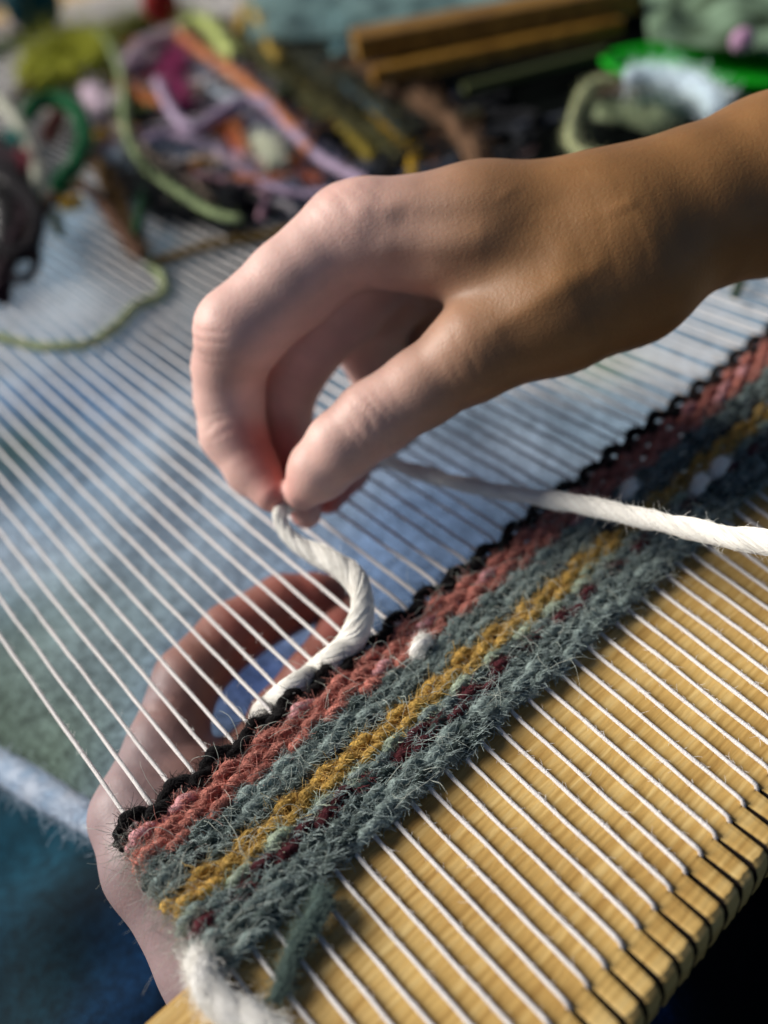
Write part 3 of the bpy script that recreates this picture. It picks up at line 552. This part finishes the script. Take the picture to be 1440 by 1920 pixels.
# ------------------------------------------------------------------ loose yarns behind
def wool(c): 
    key = 'wool_%d_%d_%d' % c
    m = bpy.data.materials.get(key); c = tuple(int(min(255, max(0, sum(c)/3+(v-sum(c)/3)*1.1))) for v in c)
    return m or mat(key, srgb(*c), 0.95, col2=srgb(*[int(v*0.72) for v in c]), nscale=220, bump=1.0, bscale=700, sheen=0.4, spec=0.1)
grp = 'loose yarns heaped on the warp'
yarns = [
 ((8, 96, 54), 14, 34, [(52, 216), (80, 190), (120, 188), (150, 215), (158, 262), (140, 312), (108, 352)], 'dark green yarn curling in a round loop at the left of the heap'),
 ((214, 214, 196), 10, 14, [(-30, 170), (15, 205), (48, 260), (68, 320), (72, 372)], 'cream yarn dropping beside the dark green loop'),
 ((72, 50, 46), 8, 12, [(20, 190), (55, 162), (100, 154), (128, 180), (150, 240)], 'thin dark brown yarn arched over the dark green loop'),
 ((40, 20, 30), 17, 6, [(-30, 250), (25, 300), (48, 360), (42, 430), (12, 500), (-4, 560)], 'thick blackish maroon wool at the far left edge'),
 ((12, 10, 14), 15, 4, [(-40, 330), (5, 370), (20, 430), (-10, 500), (-50, 540)], 'matted black wool behind the maroon wool at the left edge'),
 ((20, 14, 20), 14, 22, [(-30, 300), (20, 330), (70, 400), (50, 470), (10, 470)], 'black yarn curl over the matted wool at the left edge'),
 ((26, 24, 34), 8, 6, [(8, 505), (45, 528), (68, 500), (62, 455), (30, 462), (10, 500)], 'small black yarn ring lying on the warp at left'),
 ((104, 74, 56), 10, 16, [(52, 480), (68, 420), (105, 365), (160, 352), (205, 400), (240, 450), (265, 478)], 'brown yarn arching down to the warp beside the black ring'),
 ((112, 84, 46), 17, 8, [(190, 270), (200, 320), (218, 380), (242, 440), (262, 478)], 'thick ochre brown wool ending on the warp under the heap'),
 ((150, 152, 44), 27, 10, [(62, 160), (82, 112), (140, 88), (192, 108), (165, 152), (122, 142), (95, 175)], 'olive yellow wool roving coiled at the upper left'),
 ((112, 118, 40), 20, 6, [(200, 78), (255, 52), (320, 44), (370, 60)], 'dark olive roving at the top behind the lilac arch'),
 ((148, 164, 120), 8, 26, [(188, 62), (215, 100), (232, 160), (235, 232), (252, 285), (292, 330), (390, 395), (450, 408)], 'pale sage yarn running down through the middle of the heap'),
 ((158, 168, 128), 9, 4, [(-30, 628), (30, 640), (90, 652), (160, 650), (208, 622), (255, 575), (302, 552), (305, 520), (275, 485), (252, 430)], 'sage green yarn wandering across the warp below the heap'),
 ((124, 100, 48), 8, 5, [(280, 495), (320, 482), (380, 466), (450, 450), (560, 432)], 'mustard brown yarn running towards the hand on the warp'),
 ((196, 178, 186), 12, 24, [(236, 130), (262, 96), (310, 72), (355, 58)], 'pinkish grey yarn rising into the pale arch'),
 ((206, 216, 142), 12, 26, [(340, 60), (372, 42), (402, 60), (425, 95), (442, 108)], 'pale lime yarn bending over the top of the heap'),
 ((206, 136, 92), 11, 24, [(340, 68), (375, 95), (440, 138), (490, 178), (525, 215), (585, 285)], 'salmon orange yarn slanting down through the heap'),
 ((190, 120, 72), 10, 20, [(228, 158), (268, 182), (306, 202)], 'short orange yarn end beside the magenta wool'),
 ((142, 50, 96), 20, 14, [(352, 100), (335, 125), (318, 150), (338, 185), (345, 215)], 'magenta wool tuft in the middle of the heap'),
 ((196, 176, 200), 10, 24, [(296, 155), (318, 200), (345, 235), (380, 238), (420, 208), (468, 190), (508, 203), (552, 252), (612, 302), (690, 338)], 'lilac yarn dipping in a V then slanting to the knuckles'),
 ((194, 172, 196), 9, 18, [(272, 270), (315, 252), (380, 270), (440, 310), (500, 346), (560, 362), (625, 364)], 'lilac yarn lying lowest above the slate blue wool'),
 ((74, 82, 100), 27, 4, [(290, 292), (350, 302), (430, 332), (520, 372), (600, 400)], 'slate blue wool bundle beside the lowest lilac yarn'),
 ((120, 126, 142), 20, 8, [(360, 128), (430, 162), (490, 192), (520, 225)], 'grey blue flecked wool under the salmon yarn'),
 ((88, 92, 116), 24, 8, [(430, 235), (500, 258), (560, 290), (640, 338)], 'slate grey wool between the two lilac yarns'),
 ((154, 80, 52), 13, 14, [(428, 226), (440, 262), (472, 300), (540, 322), (610, 345)], 'rust orange yarn inside the lilac V'),
 ((206, 208, 190), 16, 22, [(488, 268), (508, 292), (518, 318)], 'cream wool flake lying on the slate wool'),
 ((16, 20, 26), 34, 3, [(262, 345), (330, 390), (400, 400), (470, 405)], 'black wool mass under the front of the heap'),
 ((14, 18, 26), 9, 5, [(395, 405), (420, 430), (455, 428), (462, 400), (430, 385)], 'black yarn loop poking out of the front of the heap'),
 ((68, 66, 34), 28, 6, [(450, 95), (520, 150), (600, 212), (680, 262), (760, 320)], 'dark olive wool bundle slanting behind the salmon yarn'),
 ((48, 52, 40), 26, 4, [(520, 95), (600, 150), (690, 210), (780, 290)], 'blackish green wool bundle behind the olive one'),
 ((206, 176, 88), 10, 26, [(452, 60), (460, 20), (478, 28), (498, 75), (522, 118)], 'straw yellow yarn hairpin standing at the top of the heap'),
 ((120, 158, 162), 24, 6, [(548, 30), (590, 50), (630, 80), (655, 120)], 'pale teal roving behind the heap beside the wooden slats'),
 ((70, 108, 128), 16, 10, [(560, 70), (590, 92), (620, 100)], 'small blue wool tuft on the pale teal roving'),
 ((110, 84, 62), 18, 16, [(610, 138), (680, 132), (740, 168), (800, 202), (850, 242), (885, 290), (900, 320)], 'brown mohair yarn bundle running to the back of the hand'),
 ((178, 142, 40), 10, 14, [(680, 178), (700, 212), (735, 252), (768, 290), (775, 335)], 'mustard yellow yarn below the brown mohair'),
 ((150, 98, 48), 10, 8, [(800, 250), (815, 290), (808, 335)], 'orange brown yarn end beside the mustard yarn'),
 ((150, 122, 118), 8, 6, [(880, 318), (930, 306), (975, 300), (998, 285)], 'pinkish beige yarn end resting on the black cloth'),
 ((168, 172, 132), 10, 34, [(1150, 296), (1085, 284), (1070, 250), (1085, 195), (1112, 155), (1160, 148)], 'pale green yarn bent in a square loop at upper right'),
 ((206, 220, 232), 17, 46, [(1175, 142), (1230, 136), (1290, 152), (1335, 180), (1345, 215)], 'thick white yarn arching above the forearm'),
 ((112, 92, 80), 9, 18, [(1120, 165), (1180, 168), (1240, 165)], 'taupe yarn crossing the square loop'),
 ((150, 160, 128), 18, 10, [(1120, 215), (1160, 225), (1215, 240), (1240, 225)], 'cream green wool tuft inside the square loop'),
 ((70, 96, 92), 16, 10, [(1200, 190), (1260, 205), (1300, 215)], 'grey teal wool under the white arch'),
 ((50, 70, 48), 7, 6, [(1396, 500), (1388, 530), (1378, 556)], 'short dark green yarn end under the forearm'),
 ((110, 130, 84), 9, 3, [(-30, 112), (10, 88), (60, 62), (110, 52)], 'moss green yarn at the upper left corner'),
 ((226, 206, 216), 15, 18, [(166, 172), (182, 195), (196, 222)], 'small pinkish white wool tuft left of the sage yarn'),
 ((206, 164, 60), 11, 8, [(192, 248), (198, 275), (206, 300)], 'short golden yellow yarn end below the pinkish tuft'),
 ((122, 44, 60), 10, 12, [(150, 262), (162, 285), (170, 298)], 'tiny maroon yarn end beside the golden one'),
 ((104, 40, 34), 11, 12, [(112, 212), (104, 235), (90, 262)], 'rusty red brown scrap inside the dark green loop'),
 ((132, 56, 70), 11, 14, [(40, 290), (54, 304), (48, 322)], 'dull red scrap beside the cream yarn at left'),
 ((18, 110, 104), 10, 14, [(16, 255), (34, 266), (42, 278)], 'teal scrap behind the cream yarn at left'),
 ((208, 214, 222), 12, 12, [(205, 290), (218, 298), (224, 310)], 'white wool scrap at the foot of the golden yarn'),
 ((222, 190, 60), 9, 4, [(112, 378), (130, 382), (150, 372)], 'bright yellow scrap under the brown arch'),
 ((96, 112, 76), 7, 4, [(100, 398), (108, 420), (112, 440)], 'short olive green yarn end hanging below the brown arch'),
 ((24, 70, 44), 9, 16, [(268, 300), (272, 350), (262, 400), (255, 440)], 'dark green yarn hanging down beside the ochre brown wool'),
 ((92, 104, 56), 7, 20, [(205, 215), (245, 190), (290, 165), (330, 150)], 'thin olive yarn crossing to the magenta wool'),
 ((190, 170, 150), 7, 22, [(215, 232), (250, 260), (290, 300), (330, 330), (400, 372)], 'thin beige yarn slanting over the slate blue wool'),
 ((186, 196, 206), 8, 16, [(376, 150), (412, 178), (452, 186), (482, 178)], 'pale grey yarn on the flecked wool under the salmon yarn'),
 ((132, 116, 40), 10, 14, [(520, 130), (580, 180), (640, 240), (700, 300)], 'old gold yarn lying along the dark olive bundle'),
 ((176, 108, 60), 8, 18, [(396, 252), (440, 240), (452, 262), (470, 300)], 'thin terracotta yarn beside the rust one'),
 ((60, 92, 104), 8, 16, [(600, 120), (640, 160), (690, 200), (760, 260)], 'petrol blue yarn between the olive and brown bundles'),
 ((168, 150, 150), 7, 5, [(-30, 50), (30, 54), (90, 58), (150, 55)], 'dusty pink yarn behind the moss green one'),
]
M_fz = {}
for idx, (c, r, h, pts, lab) in enumerate(yarns):
    q = []
    for (px, py) in pts:
        p = PL(px, py, h); d = depth(p); q.append(np.append(p, r*d/F_))
    q = np.array(q); rad = q[:, 3].mean()
    # rest the strand: never below the warp
    q[:, 2] = np.maximum(q[:, 2], rad*0.6)
    q, s = resample(q, max(3.0, rad*0.5)); C = q[:, :3]
    C = C+np.array([[0, 0, 3*nz(a[0], a[1], 40, idx)] for a in C])
    parts = []
    if r >= 16:        # a bundle of several strands
        T, N, B = frames(C); m_ = 7
        for b_ in range(m_):
            a0 = random.uniform(0, 6.28); off = (0.55 if b_ else 0)
            th = a0+s/(rad*9)
            jit = np.array([nz(x, b_*60, 50, idx) for x in s])
            CC = C+(off*rad*(1+0.8*jit))[:, None]*(np.cos(th)[:, None]*N+np.sin(th)[:, None]*B)
            parts.append(tube(CC, q[:, 3]*0.45*(1+0.25*jit), s, seg=10, plies=2, pitch=rad*2.2, lobe=0.25))
    else: parts = [tube(C, q[:, 3], s, seg=14, plies=2, pitch=rad*5, lobe=0.3)]
    V, Fc = merge(parts); o = meshobj('yarn_strand', V, Fc, wool(c)); tag(o, lab, 'yarn', grp)
    Xf = fuzz(C, q[:, 3], 520 if r < 16 else 900, rad*1.3, 0.5, along=0.7, k=6, curl=0.4, seed=500+idx)
    mf = M_fz.get(c) or mat('fibre_%d_%d_%d' % c, srgb(*[min(255, int(v*1.15)) for v in c]), 0.85, rand=0.3); M_fz[c] = mf
    hf = hair('fuzz', Xf-np.array(o.location)/S, np.full(len(Xf), rad*0.035), mf, o)

# dense tangle under the named strands; black ones stand for deep shade
tang = [((150, 146, 150), 20), ((204, 192, 184), 16), ((192, 152, 166), 14), ((186, 112, 60), 8), ((112, 58, 48), 8), ((160, 120, 60), 6), ((8, 10, 14), 80), ((20, 24, 30), 40), ((58, 64, 76), 14), ((60, 58, 34), 14), ((98, 86, 104), 8), ((96, 70, 50), 8), ((88, 104, 60), 7)]
poly = [(215, 90), (360, 60), (460, 40), (560, 60), (700, 150), (860, 250), (880, 330), (640, 400), (500, 420), (300, 400), (250, 300), (200, 200)]
def inside(x, y):
    c = False; n = len(poly)
    for a in range(n):
        (x1, y1), (x2, y2) = poly[a], poly[a-1]
        if (y1 > y) != (y2 > y) and x < (x2-x1)*(y-y1)/(y2-y1)+x1: c = not c
    return c
for (c, n_) in tang:
    parts = []
    while len(parts) < n_:
        px, py = random.uniform(200, 880), random.uniform(50, 410)
        if not inside(px, py) or (sum(c) > 250 and px > 470): continue
        p = PL(px, py, 4); ang = random.uniform(-0.9, 0.2)+0.0; q = [p+np.array([0, 0, random.uniform(0, 6)])]
        dirv = R3@np.array([math.cos(ang), -math.sin(ang)*0.6, -math.sin(ang)*0.9]); dirv[2] = 0; dirv = nrm(dirv); L = random.uniform(60, 160)*(0.75 if sum(c) > 250 else 1)
        for k in range(6):
            dirv = nrm(dirv+np.array([random.gauss(0, .35), random.gauss(0, .35), 0])); q.append(q[-1]+dirv*L/6+np.array([0, 0, random.gauss(0, 3)]))
        q = np.array(q); q[:, 2] = np.clip(q[:, 2], 4, 16)+(5 if sum(c) > 250 else 0); q, s_ = resample(q, 4)
        parts.append(tube(q, random.uniform(2.4, 5.0) if sum(c) > 200 else random.uniform(4, 7.5), s_, seg=9, plies=2, pitch=26, lobe=0.3))
    V, Fc = merge(parts); o = meshobj('tangled_wool', V, Fc, wool(c)); o['kind'] = 'stuff'; o['label'] = 'tangled mass of mixed wool under the loose yarns, black strands as painted shade'

# dark and light cloths behind
def plate(name, corners, h0, material, hf, nu=60, nv=40, **kw):
    a, b, c, d = [PL(px, py, h0) for px, py in corners]; V = []
    for j in range(nv+1):
        for i in range(nu+1):
            u, v = i/nu, j/nv; p = a*(1-u)*(1-v)+b*u*(1-v)+c*u*v+d*(1-u)*v; p = p+np.array([0, 0, hf(p[0], p[1], u, v)]); V.append(p)
    Fc = [[j*(nu+1)+i, j*(nu+1)+i+1, (j+1)*(nu+1)+i+1, (j+1)*(nu+1)+i] for j in range(nv) for i in range(nu)]
    o = meshobj(name, V, Fc, material, **kw); md = o.modifiers.new('thickness', 'SOLIDIFY'); md.thickness = 2*S; md.offset = -1; return o
M_black = mat('black_cloth', srgb(8, 12, 10), 0.95, col2=srgb(3, 5, 4), nscale=30, bump=0.5, bscale=500, spec=0.03)
ed_f = lambda u, v: min(1, 8*min(u, 1-u, v, 1-v))
o = plate('cloth', [(640, 345), (1900, 330), (1500, -60), (600, -40)], 5, M_black, lambda x, y, u, v: ed_f(u, v)*(4+6*nz(x, y, 70, 21)+3*nz(x, y, 25, 22)), 110, 80)
tag(o, 'black cloth crumpled on the loom behind the hand', 'cloth')
M_pale = mat('pale_cloth', srgb(104, 132, 130), 0.9, col2=srgb(60, 84, 84), nscale=25, bump=0.5, bscale=400)
o = plate('cloth', [(470, 78), (1180, 28), (1160, -120), (440, -120)], 30, M_pale, lambda x, y, u, v: ed_f(u, v)*(8+16*nz(x, y, 60, 23)+8*nz(x, y, 30, 24)), 70, 40)
tag(o, 'pale grey green cloth behind the wooden slats', 'cloth')
M_flor = mat('printed_cloth', srgb(112, 136, 112), 0.9, col2=srgb(34, 50, 26), nscale=34, bump=0.4, bscale=400)
o = plate('cloth', [(1215, 75), (1560, 110), (1540, -90), (1200, -90)], 40, M_flor, lambda x, y, u, v: ed_f(u, v)*(10+22*nz(x, y, 60, 25)+10*nz(x, y, 30, 26)), 60, 40)
tag(o, 'mottled pale green printed cloth at the upper right corner', 'cloth')
# wooden slats
M_slat = mat('slat_wood', srgb(152, 112, 36), 0.5); wood_nodes(M_slat, srgb(92, 62, 16), srgb(126, 90, 28), srgb(156, 116, 44))
def slat(a, b, wid, th, h, label):
    A_, B_ = PL(*a, h), PL(*b, h); u = nrm(B_-A_); v = np.array([-u[1], u[0], 0]); V = []; L = np.linalg.norm(B_-A_)
    pr = [(-wid/2, 0), (-wid/2, th*0.85), (-wid/2+2, th), (wid/2-2, th), (wid/2, th*0.85), (wid/2, 0)]
    for s_ in np.linspace(0, L, 9):
        for (y, z) in pr: V.append(A_+u*s_+v*y+np.array([0, 0, z]))
    n = 6; Fc = [[q*n+r, q*n+(r+1) % n, (q+1)*n+(r+1) % n, (q+1)*n+r] for q in range(8) for r in range(n)]+[list(range(n))[::-1], list(range(8*n, 9*n))]
    o = meshobj('wooden_slat', V, Fc, M_slat, smooth=False); tag(o, label, 'slat', 'wooden slats behind the yarn heap')
slat((668, 108), (1180, 14), 46, 22, 42, 'wide upper wooden slat lying across the black cloth')
slat((700, 158), (1160, 62), 20, 14, 30, 'narrow lower wooden slat in front of the wide one')
slat((870, 175), (1135, 106), 9, 8, 22, 'thin dark stick lying on the black cloth below the slats')
bpy.data.objects['wooden_slat.002'].data.materials[0] = mat('dark_stick', srgb(66, 72, 40), 0.6)
# green glossy tray
M_green = mat('green_plastic', srgb(14, 160, 24), 0.6, col2=srgb(12, 140, 24), nscale=12, spec=0.15)
a_ = PL(1505, 134, 12); tu = nrm(PL(1560, 128, 30)-PL(1400, 128, 30)); tv = np.array([-tu[1], tu[0], 0]); V = []; n = 56
tray_pr = [(0, 3.0), (0.86, 3.0), (0.90, 4.0), (0.95, 12), (1.0, 13), (1.0, 11), (0.93, 0.0), (0, 0)]
prt = []
for k in range(n):
    t = 2*math.pi*k/n
    for (rr_, z) in tray_pr: V.append(a_+np.array([0, 0, z])+rr_*(180*math.cos(t)*tu+70*math.sin(t)*tv))
m_ = len(tray_pr); Fc = [[k*m_+r, k*m_+r+1, ((k+1) % n)*m_+r+1, ((k+1) % n)*m_+r] for k in range(n) for r in range(m_-1)]
o = meshobj('tray', V, Fc, M_green); tag(o, 'bright green plastic tray behind the forearm', 'tray')
# small things at the top edge
def ball(name, px, py, h, r_px, c, label, cat):
    p = PL(px, py, h); R_ = r_px*depth(p)/F_; p[2] = max(p[2], R_); parts = []
    t = np.linspace(0, 1, 900)
    for q_ in range(3):
        a1 = 2*np.pi*t*22; a2 = np.pi*t*(2+q_)+q_; ct = np.cos(a1); X = np.column_stack([np.cos(a1)*np.cos(a2), np.cos(a1)*np.sin(a2), np.sin(a1)])
        Rm = np.array(Matrix.Rotation(q_*1.1, 3, (1, 0.4, 0.2))); X = X@Rm.T*R_*0.93
        parts.append(tube(X+p, R_*0.075, seg=6))
    # wound core
    th = np.linspace(0, np.pi, 14); ph = np.linspace(0, 2*np.pi, 24, endpoint=False); Vs = [(p+R_*0.9*np.array([math.sin(a)*math.cos(b), math.sin(a)*math.sin(b), math.cos(a)])) for a in th for b in ph]
    Fs = [[i*24+j, (i+1)*24+j, (i+1)*24+(j+1) % 24, i*24+(j+1) % 24] for i in range(13) for j in range(24)]; parts.append((np.array(Vs), Fs))
    V, Fc = merge(parts); o = meshobj(name, V, Fc, wool(c)); tag(o, label, cat)
ball('yarn_ball', 300, 8, 40, 34, (150, 44, 40), 'red ball of wool at the top edge behind the heap', 'yarn ball')
ball('yarn_ball', 60, 6, 40, 52, (16, 70, 78), 'dark teal ball of wool in the upper left corner', 'yarn ball')
ball('yarn_ball', 1000, -46, 60, 30, (60, 66, 60), 'dark grey ball of wool just past the top edge', 'yarn ball') if False else None
ball('yarn_ball', 1320, 60, 46, 22, (150, 190, 200), 'pale blue ball of wool at the upper right', 'yarn ball') if False else None
ball('yarn_ball', 1392, 76, 50, 22, (200, 160, 190), 'small pink ball of wool beyond the green tray', 'yarn ball')
